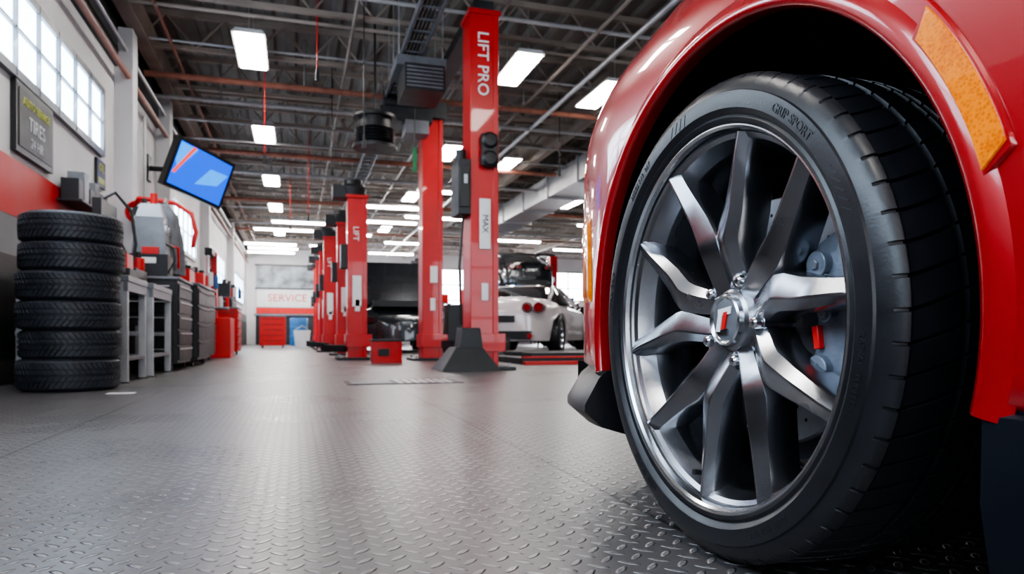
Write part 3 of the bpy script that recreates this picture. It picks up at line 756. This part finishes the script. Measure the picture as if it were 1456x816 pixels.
b.b2((X0+.035, 8.12, 1.3), (X0+.12, 8.5, 1.62), 'ltgrey'); b.b2((X0+.035, 8.8, 1.4), (X0+.12, 9.0, 1.7), 'grey')
b.build('electrical_conduit', loc=(X0+.055, 8.5, 2))

# ------------------------------------------------------------------ TV
b = MB(); wv, hv = .80, .58
b.box((0, .02, 0), (wv, .10, hv), 'black'); b.box((0, .10, 0), (wv*.7, .07, hv*.7), 'black')
b.box((0, -.032, .0), (wv-.07, .004, hv-.075), 'screen')
def quad(pts, y, k):
    b.add([(x, y, z) for x, z in pts]+[(x, y+.001, z) for x, z in pts], [(0, 1, 2, 3), (7, 6, 5, 4), (0, 1, 5, 4), (1, 2, 6, 5), (2, 3, 7, 6), (3, 0, 4, 7)], k)
quad([(-.36, .02), (-.36, .24), (-.13, .24), (-.30, -.06)], -.0355, 'screen2')
quad([(-.36, -.12), (-.32, -.12), (-.15, .245), (-.20, .245)], -.037, 'screen3')
quad([(-.04, -.14), (.25, -.05), (.35, .12), (.10, .10)], -.036, 'screen2')
tv = b.build('wall_tv', smooth=False)
tv.location = (-1.08, 8.95, 2.20)
Rm = Matrix.Rotation(radians(44), 4, 'Z') @ Matrix.Rotation(radians(14), 4, 'X') @ Matrix.Rotation(radians(12), 4, 'Y')
tv.rotation_euler = Rm.to_euler()
b = MB(); b.tube([(-1.66, 9.30, 2.3), (-1.4, 9.30, 2.3), (-1.18, 9.14, 2.24)], .03, 'dark'); b.b2((-1.695, 9.20, 2.15), (-1.66, 9.40, 2.45), 'dark'); b.build('tv_bracket', loc=(-1.6, 9.3, 2.3))

# ------------------------------------------------------------------ lifts
def post(mb, x, y, h, w=.25, facing=-1, armz=.16):
    dp = .30; t = .035
    mb.b2((x-w/2, y-dp/2, .03), (x+w/2, y-dp/2+t, h), 'lift'); mb.b2((x-w/2, y+dp/2-t, .03), (x+w/2, y+dp/2, h), 'lift')
    mb.b2((x-w/2, y-dp/2+t, .03), (x-w/2+t, y+dp/2-t, h), 'lift')
    mb.b2((x+w/2-.05, y-dp/2-.01, .03), (x+w/2, y-dp/2, h), 'lift')
    mb.b2((x-w/2+t+.01, y-.05, .05), (x+w/2-.03, y+.05, h-.1), 'dark')
    mb.b2((x-w/2-.13, y-dp/2-.12, 0), (x+w/2+.13, y+dp/2+.12, .03), 'dark')
    for sx in (-1, 1):
        for sy in (-1, 1): mb.cyl((x+sx*(w/2+.08), y+sy*(dp/2+.07), .03), (x+sx*(w/2+.08), y+sy*(dp/2+.07), .06), .018, 'galv', 6)
    mb.b2((x-w/2-.02, y-dp/2-.02, h), (x+w/2+.02, y+dp/2+.02, h+.04), 'lift')
    mb.b2((x-w/2-.02, y-dp/2-.03, armz), (x+w/2+.06, y+dp/2+.03, armz+.16), 'lift' if facing < 0 else 'dark')
    mb.b2((x-.03, y-dp/2-.018, armz+.45), (x+.03, y-dp/2-.006, armz+.6), 'label')
def arm(mb, x, y, dx, dy, z, k='dark'):
    p0 = Vector((x, y, z)); p1 = Vector((x+dx, y+dy, z)); d = p1-p0; L_ = d.length; ang = math.atan2(d.y, d.x)
    R = Matrix.Rotation(ang, 3, 'Z'); mb.box((p0+p1)/2, (L_, .10, .09), k, R); mb.box(p0+d*.78, (L_*.5, .075, .065), 'grey', R)
    mb.cyl(p1+Vector((0, 0, -.03)), p1+Vector((0, 0, .07)), .055, 'black', 18)
L1 = MB()
ax, ay, h1 = 1.585, 6.12, 3.12
post(L1, ax, ay, h1); post(L1, 1.60, 8.65, 2.95)
L1.box((ax-.16, ay-.10, .10), (.52, .50, .20), 'dark', taper=(.45, .6)); L1.box((ax-.13, ay-.08, .27), (.20, .28, .20), 'dark', taper=(.8, .8))
L1.box((1.60+.28, 8.6, .36), (.2, .3, .66), 'dark', taper=(.9, .9))
L1.b2((1.50, 6.0, h1+.04), (1.68, 8.8, h1+.14), 'dark')
L1.box((1.26, 8.55, 2.93), (.62, .42, .16), 'dark'); L1.cyl((1.0, 8.5, 3.10), (1.55, 8.5, 3.10), .11, 'dark', 20); L1.box((1.38, 8.45, 2.78), (.28, .3, .16), 'grey')
L1.box((1.60, 8.65, 3.05), (.34, .4, .2), 'dark')
L1.b2((ax-.235, ay-.16, 1.36), (ax-.125, ay+.14, 1.84), 'dark'); L1.b2((ax-.225, ay-.175, 1.42), (ax-.14, ay-.16, 1.78), 'black'); L1.cyl((ax-.18, ay, 1.84), (ax-.18, ay, 1.95), .045, 'dark', 14)
L1.b2((ax-.19, ay-.19, 1.62), (ax-.16, ay-.175, 1.70), 'ltgrey')
for zz in (2.00, 1.84): L1.lathe([(-.06, .001), (-.055, .05), (-.03, .075), (.03, .08), (.05, .075)], 'black', (ax+.03, ay-.19, zz), 'y', 24)
L1.b2((ax-.04, ay-.22, 1.78), (ax+.10, ay-.16, 2.06), 'black')
L1.b2((ax-.05, ay-.170, 1.06), (ax+.05, ay-.162, 1.50), 'label')
L1.b2((1.57, 8.485, .95), (1.66, 8.495, 1.15), 'label')
for y_, s_ in ((ay, 1), (8.65, -1)): arm(L1, 1.72, y_+s_*.1, .35, s_*.75, .2)
L1.tube([(ax-.18, ay-.1, 1.36), (ax-.22, ay-.12, .9), (ax-.2, ay-.1, .4)], .012, 'black')
lo = L1.build('car_lift', loc=(ax, ay, 0), bevel=.004)
L2 = MB(); add_text(L2, 'MAX', .075, 'black', (ax, ay-.173, 1.28), (0, 0, -1), (1, 0, 0)); add_text(L2, 'LIFT PRO', .140, 'label', (ax-.02, ay-.164, 2.68), (0, 0, -1), (1, 0, 0), ext=.004)
setparent(L2.build('lettering', smooth=False), lo)
def lift_pair(y0, y1, x, h, txt='LIFT', arms=True):
    b = MB(); tb = MB()
    for y in (y0, y1):
        post(b, x, y, h, w=.24)
        add_text(tb, txt, .10, 'label', (x-.02, y-.164, h-.45), (0, 0, -1), (1, 0, 0), ext=.004)
        b.b2((x-.06, y-.168, h*.33), (x+.05, y-.16, h*.52), 'label')
        b.lathe([(-.02, .001), (0, .16), (.10, .18), (.14, .13), (.20, .12), (.22, .001)], 'dark', (x-.05, y, h+.04), 'z', 20)
        b.b2((x-.30, y-.14, h-.0), (x-.10, y+.14, h+.16), 'dark')
        b.b2((x-.2, y-.12, 1.15), (x-.12, y+.1, 1.45), 'dark')
    if arms: arm(b, x-.12, y0, -.25, .4, .14)
    o = b.build('car_lift', loc=(x, y0, 0), bevel=.004); setparent(tb.build('lettering', smooth=False), o)
lift_pair(9.15, 11.4, .74, 2.03); lift_pair(13.7, 16.2, .62, 2.12); lift_pair(18.9, 21.2, .62, 2.2)
lift_pair(20.2, 22.9, 3.9, 2.6, arms=False)
L3 = MB(); RX, RY, RZ = 6.75, 22.0, 1.62
for xx in (RX-1.42, RX+1.42): post(L3, xx, RY, 2.9, armz=RZ+.02)
L3.b2((RX-1.5, RY-.08, 2.94), (RX+1.5, RY+.08, 3.02), 'dark')
for s_ in (-1, 1):
    for q in (-1, 1): arm(L3, RX+s_*1.25, RY, -s_*.75, q*.9, RZ+.10)
L3.build('car_lift', loc=(RX, RY, 0), bevel=.004)
b = MB(); b.b2((.80, 7.75, .0), (1.12, 8.0, .24), 'lift'); b.b2((.86, 7.742, .08), (.98, 7.75, .16), 'dark'); b.b2((.79, 7.74, .24), (1.13, 8.01, .262), 'dark'); b.build('parts_bin', loc=(.96, 7.87, 0), bevel=.008)
b = MB(); b.b2((2.25, 6.95, .0), (4.9, 8.2, .07), 'dark'); b.b2((2.25, 6.85, .0), (4.9, 6.95, .035), 'redpl'); b.b2((2.4, 7.1, .07), (4.8, 7.45, .12), 'dark'); b.b2((2.4, 7.75, .07), (4.8, 8.1, .12), 'dark'); b.b2((2.25, 6.95, .07), (4.9, 6.99, .085), 'redpl')
b.build('scissor_lift_platform', loc=(3.4, 7.5, 0), bevel=.004)
b = MB(); b.b2((.30, 4.35, .0), (1.02, 4.72, .004), 'dark')
for i in range(7): b.b2((.62+i*.052, 4.38, .004), (.645+i*.052, 4.69, .007), 'galv')
b.b2((.33, 4.38, .004), (.58, 4.69, .006), 'grey'); b.build('floor_drain', loc=(.66, 4.5, 0))
b = MB(); b.b2((-.93, 4.05, .0), (-.80, 4.12, .002), 'white'); b.build('paper_scrap', loc=(-.86, 4.1, 0))
def reel(name, x, y, z, r=.2, w=.26):
    b = MB(); b.lathe([(-w/2, .02), (-w/2, r), (-w/2+.03, r), (-w/2+.03, r*.78), (w/2-.03, r*.78), (w/2-.03, r), (w/2, r), (w/2, .02)], 'black', (x, y, z), 'z', 28)
    for i in range(5): b.lathe([(-w/2+.05+i*.035, r*.8), (-w/2+.065+i*.035, r*.92), (-w/2+.08+i*.035, r*.8)], 'tire', (x, y, z), 'z', 28)
    b.cyl((x, y, z+w/2), (x, y, 3.8), .012, 'black', 6); b.b2((x-.03, y-.03, z+w/2), (x+.03, y+.03, z+w/2+.08), 'dark')
    b.build(name, loc=(x, y, z))
reel('hose_reel', .84, 7.9, 2.55, .24, .36)
b = MB(); b.b2((1.265, 7.9, 2.15), (1.305, 7.92, 2.42), 'green'); b.cyl((1.285, 7.91, 2.42), (1.285, 7.91, 3.80), .004, 'black', 6); b.build('hanging_tag', loc=(1.28, 7.9, 2.3))
b = MB()
for x, y, z in ((.62, 6.8, 2.2), (-.35, 8.8, 2.45), (1.9, 7.4, 2.4), (.2, 12, 2.3), (.45, 9.4, 2.5), (.2, 7.1, 2.9), (2.9, 10.2, 2.6), (-.1, 14.6, 2.5), (3.6, 9.4, 2.7)):
    b.cyl((x, y, z), (x, y, 3.8), .006, 'black' if x > .3 else 'redpl', 6); b.cyl((x, y, z-.12), (x, y, z), .022, 'dark', 10, .012)
b.build('hanging_cables', loc=(.6, 6.8, 3))

# ------------------------------------------------------------------ background cars
def bg_car(name, paint, loc, ang, z=0, hood_open=False, data=None, coupe=False):
    if data is not None:
        o = bpy.data.objects.new(name, data); COL.objects.link(o); o.location = (loc[0], loc[1], z); o.rotation_euler[2] = ang; return o
    b = MB(); HWc = .89
    ys = [-2.15+4.3*i/60 for i in range(61)]
    pw = 4.2 if coupe else 6
    def wid(y):
        t = abs(y)/2.156; return HWc*(1-t**pw)**(1/2.9)
    if coupe: PT = [(-2.15, .70), (-2.10, .84), (-2.0, .92), (-1.8, .955), (-1.5, .96), (-.9, .93), (0, .88), (.9, .88), (1.5, .80), (2.0, .64), (2.15, .50)]
    else: PT = [(-2.15, .74), (-2.08, .93), (-1.6, .97), (-.9, .94), (0, .90), (.9, .88), (1.5, .80), (2.0, .66), (2.15, .55)]
    def top(y):
        for (a, c), (d_, e) in zip(PT, PT[1:]):
            if a <= y <= d_: return c+(e-c)*(y-a)/(d_-a)
        return .6
    v = []; f = []
    for y in ys:
        W_, T_ = wid(y), top(y); half = []; arch = 0
        for wy in (-1.32, 1.32):
            dd = abs(y-wy)
            if dd < .38: arch = max(arch, .32+sqrt(.38**2-dd**2)*.95)
        zb = .22 if not arch else max(.22, arch)
        zb = min(zb, .69)
        z0 = max(zb+.02, min(.62, T_-.1))
        for q in range(7): half.append((W_*(.965+.035*sin(pi*q/6)), zb+(z0-zb)*q/6))
        for q in range(1, 11):
            a_ = pi/2*q/10; half.append((W_*.965*max(cos(a_), 0)**.62, z0+(T_-z0)*sin(a_)**.7))
        prof = [(0, zb)]+half+[(-x_, z_) for x_, z_ in half[-2::-1]]; S = len(prof)
        for x_, z_ in prof: v.append((x_, y, z_))
    for i in range(60):
        for q in range(S): f.append((i*S+q, i*S+(q+1) % S, (i+1)*S+(q+1) % S, (i+1)*S+q))
    f += [tuple(range(S)), tuple(range(60*S, 61*S))]
    b.add(v, f, paint)
    v = []; f = []
    lev = [(.88, .76, .95, -1.72), (1.02, .69, .50, -1.28), (1.14, .60, .10, -.88), (1.20, .52, -.10, -.62)] if coupe else [(.90, .80, 1.0, -1.55), (1.05, .74, .60, -1.35), (1.20, .64, .18, -1.02), (1.28, .56, -.05, -.80)]
    for z_, w, ya, yb in lev:
        for i in range(32):
            a_ = 2*pi*i/32; cx = abs(cos(a_))**.55*(1 if cos(a_) >= 0 else -1); sy = abs(sin(a_))**.65*(1 if sin(a_) >= 0 else -1)
            v.append((w*cx, (ya+yb)/2+(ya-yb)/2*sy, z_))
    for i in range(3):
        for q in range(32): f.append((i*32+q, i*32+(q+1) % 32, (i+1)*32+(q+1) % 32, (i+1)*32+q))
    b.add(v, f, 'glass')
    rv = v[96:]+[(x_*.6, -.38+(y_+.38)*.6, lev[3][0]+.03) for x_, y_, z_ in v[96:]]
    b.add(rv, [(q, (q+1) % 32, 32+(q+1) % 32, 32+q) for q in range(32)]+[tuple(range(32, 64))], paint)
    for sg in (-1, 1):
        hz = lev[3][0]+.01
        b.tube([(sg*.72, .93, .88), (sg*lev[1][1]*.95, lev[1][2]-.03, lev[1][0]), (sg*lev[2][1]*.97, lev[2][2]-.05, lev[2][0]+.01), (sg*lev[3][1]*.97, -.36, hz), (sg*lev[2][1]*.97, lev[2][3]+.05, lev[2][0]+.01), (sg*lev[1][1]*.97, lev[1][3]+.03, lev[1][0]), (sg*.72, lev[0][3], .90)], .030, paint, 8)
        ty = 2.02 if coupe else 2.06
        for xx in (.62, .44):
            yb_ = -ty-(.02 if xx > .5 else .06)
            b.cyl((sg*xx, yb_+.20, .76), (sg*xx, yb_-.055, .76), .075 if xx > .5 else .060, 'tail', 20)
            b.lathe([(yb_-.05, .065), (yb_-.06, .080), (yb_, .085)], 'dark', (sg*xx, 0, .76), 'y', 20)
        b.cyl((sg*.50, -2.0, .30), (sg*.50, -2.19, .30), .045, 'chrome', 14)
        b.box((sg*.92, .60, .93), (.18, .10, .12), paint)
        b.box((sg*.60, 2.0, .58), (.26, .16, .09), 'glass')
        for wy in (-1.32, 1.32):
            x_ = sg*.76; tire(b, .33, .2, .235, 'tire', (x_-.1, wy, .33), 'x', 24)
            b.lathe([(x_+sg*.085, .235), (x_+sg*.095, .24), (x_+sg*.08, .225), (x_+sg*.03, .21)], 'lip', (0, wy, .33), 'x', 32)
            b.cyl((x_+sg*.0, wy, .33), (x_+sg*.02, wy, .33), .21, 'dark', 24); b.cyl((x_, wy, .33), (x_+sg*.08, wy, .33), .05, 'lip', 14)
            for i in range(5):
                a_ = 2*pi*i/5+.3; b.box((x_+sg*.065, wy+.13*cos(a_), .33+.13*sin(a_)), (.03, .20, .045), 'lip', Matrix.Rotation(a_, 3, 'X'))
    b.b2((-.24, -2.168, .52), (.24, -2.13, .63), 'dark'); b.b2((-.50, -2.175, .24), (.50, -2.0, .38), 'dark')
    b.b2((-.60, -1.85, .2), (.60, 1.9, .55), 'liner')
    if hood_open:
        b.box((0, 1.02, 1.30), (1.35, .95, .04), paint, Matrix.Rotation(radians(-62), 3, 'X')); b.b2((-.5, 1.0, .84), (.5, 1.7, .95), 'dark')
    o = b.build(name, angle=38); o.location = (loc[0], loc[1], z); o.rotation_euler[2] = ang
    return o
sc = bg_car('sports_car', 'silver', (4.30, 12.75), radians(-32), coupe=True)
dk = bg_car('parked_car', 'darkcar', (1.86, 14.6), radians(180), hood_open=True)
dc = bg_car('sedan_car', 'darkcar', (8.2, 18.0), radians(-80))
bg_car('sedan_car', 'darkcar', (7.6, 13.6), radians(-30), data=dc.data)
bg_car('sedan_car', 'darkcar', (RX, RY), radians(0), z=RZ-.03, data=dc.data)
b = MB(); b.lathe([(0, .001), (0, .27), (.05, .28), (.28, .27), (.30, .285), (.32, .27), (.56, .27), (.58, .285), (.60, .27), (.85, .28), (.88, .27), (.88, .001)], 'blue', (.10, 23.4, 0), 'z', 32); b.build('oil_drum', loc=(.10, 23.4, 0))
b = MB(); b.lathe([(0, .001), (0, .16), (.42, .20), (.44, .20), (.44, .001)], 'white', (.15, 18.0, 0), 'z', 24); b.tube([(-.05, 18.0, .42), (.15, 17.9, .56), (.35, 18.0, .42)], .008, 'galv'); b.build('bucket', loc=(.15, 18.0, 0))
b = MB(); b.b2((-1.35, Y1-.06, 1.35), (.8, Y1-.002, 2.0), 'white'); b.b2((-1.35, Y1-.06, 1.12), (.8, Y1-.002, 1.33), 'redpl'); add_text(b, 'SERVICE', .38, 'redpl', (-.28, Y1-.064, 1.68), (1, 0, 0), (0, 0, 1))
b.b2((-1.4, Y1-.08, 2.0), (.85, Y1-.002, 2.05), 'dark'); b.b2((-1.4, Y1-.08, 2.85), (.85, Y1-.002, 2.9), 'dark'); b.b2((-1.35, Y1-.075, 2.05), (.8, Y1-.06, 2.85), 'scene')
b.build('shop_sign', loc=(-.3, Y1-.03, 1.7), smooth=False)
b = MB(); b.b2((-1.3, 25.4, 0), (2.6, 26.1, 1.0), 'dark'); b.b2((-1.35, 25.35, 1.0), (2.65, 26.15, 1.05), 'grey')
for i in range(6): b.b2((-1.2+i*.64, 25.38, .1), (-.65+i*.64, 25.4, .9), 'wallb')
b.build('service_counter', loc=(.6, 26, 0), bevel=.005)
random.seed(12)
for (x, y) in ((6.8, 26.2), (9.8, 26.2), (3.2, 25.2), (4.6, 19.0)):
    b = MB()
    for sx in (0, 2.2):
        for sy in (0, .5): b.b2((x+sx-.025, y+sy-.025, 0), (x+sx+.025, y+sy+.025, 1.5), 'dark')
    for z_ in (.15, .6, 1.05, 1.48):
        b.b2((x-.03, y-.03, z_), (x+2.23, y+.53, z_+.03), 'grey')
        for i in range(7):
            b.b2((x+.03+i*.31, y+.05, z_+.03), (x+.28+i*.31, y+.4, z_+.03+random.uniform(.15, .35)), random.choice(['redpl', 'white', 'blue', 'dark', 'grey']))
    b.build('shelving_rack', loc=(x, y, 0), bevel=.004)
def tire_changer(x, y):
    b = MB(); b.b2((x-.3, y-.3, 0), (x+.3, y+.35, .55), 'redpl'); b.cyl((x, y-.05, .55), (x, y-.05, .66), .09, 'dark', 20); b.cyl((x, y-.05, .66), (x, y-.05, .70), .26, 'grey', 28)
    b.b2((x-.07, y+.28, .3), (x+.07, y+.42, 1.5), 'redpl'); b.b2((x-.05, y-.1, 1.42), (x+.05, y+.4, 1.52), 'dark'); b.cyl((x, y-.05, .85), (x, y-.05, 1.5), .025, 'chrome', 12)
    b.build('tire_changer', loc=(x, y, 0), bevel=.01)
tire_changer(-1.15, 10.6); tire_changer(4.2, 17.6)

# ------------------------------------------------------------------ camera & light
cam = bpy.data.cameras.new('camera'); co = bpy.data.objects.new('camera', cam); COL.objects.link(co)
cam.sensor_width = 36; cam.lens = 1000/1456*36; cam.shift_y = 70/1456; cam.clip_start = .02
co.location = (0, 0, .296); co.rotation_euler = (radians(90), 0, radians(-17.1))
cam.dof.use_dof = True; cam.dof.focus_distance = .93; cam.dof.aperture_fstop = 8
scene.camera = co
def area(name, loc, rot, sx, sy, e, col):
    l = bpy.data.lights.new(name, 'AREA'); l.shape = 'RECTANGLE'; l.size = sx; l.size_y = sy; l.energy = e; l.color = col
    o = bpy.data.objects.new(name, l); COL.objects.link(o); o.location = loc; o.rotation_euler = rot
area('window_daylight', (X0+.06, -1.9, 1.95), (0, radians(-75), 0), 1.1, 6.5, 70, (.80, .90, 1))
area('window_daylight', (X0+.06, 4.7, 2.2), (0, radians(-60), 0), .55, 4.6, 50, (.78, .89, 1))
w = bpy.data.worlds.new('world'); scene.world = w; w.use_nodes = True
w.node_tree.nodes['Background'].inputs[0].default_value = (.5, .65, .9, 1); w.node_tree.nodes['Background'].inputs[1].default_value = .5
try: scene.view_settings.look = 'AgX - Medium High Contrast'
except Exception as ex: print(ex)
print('done', len(bpy.data.objects))
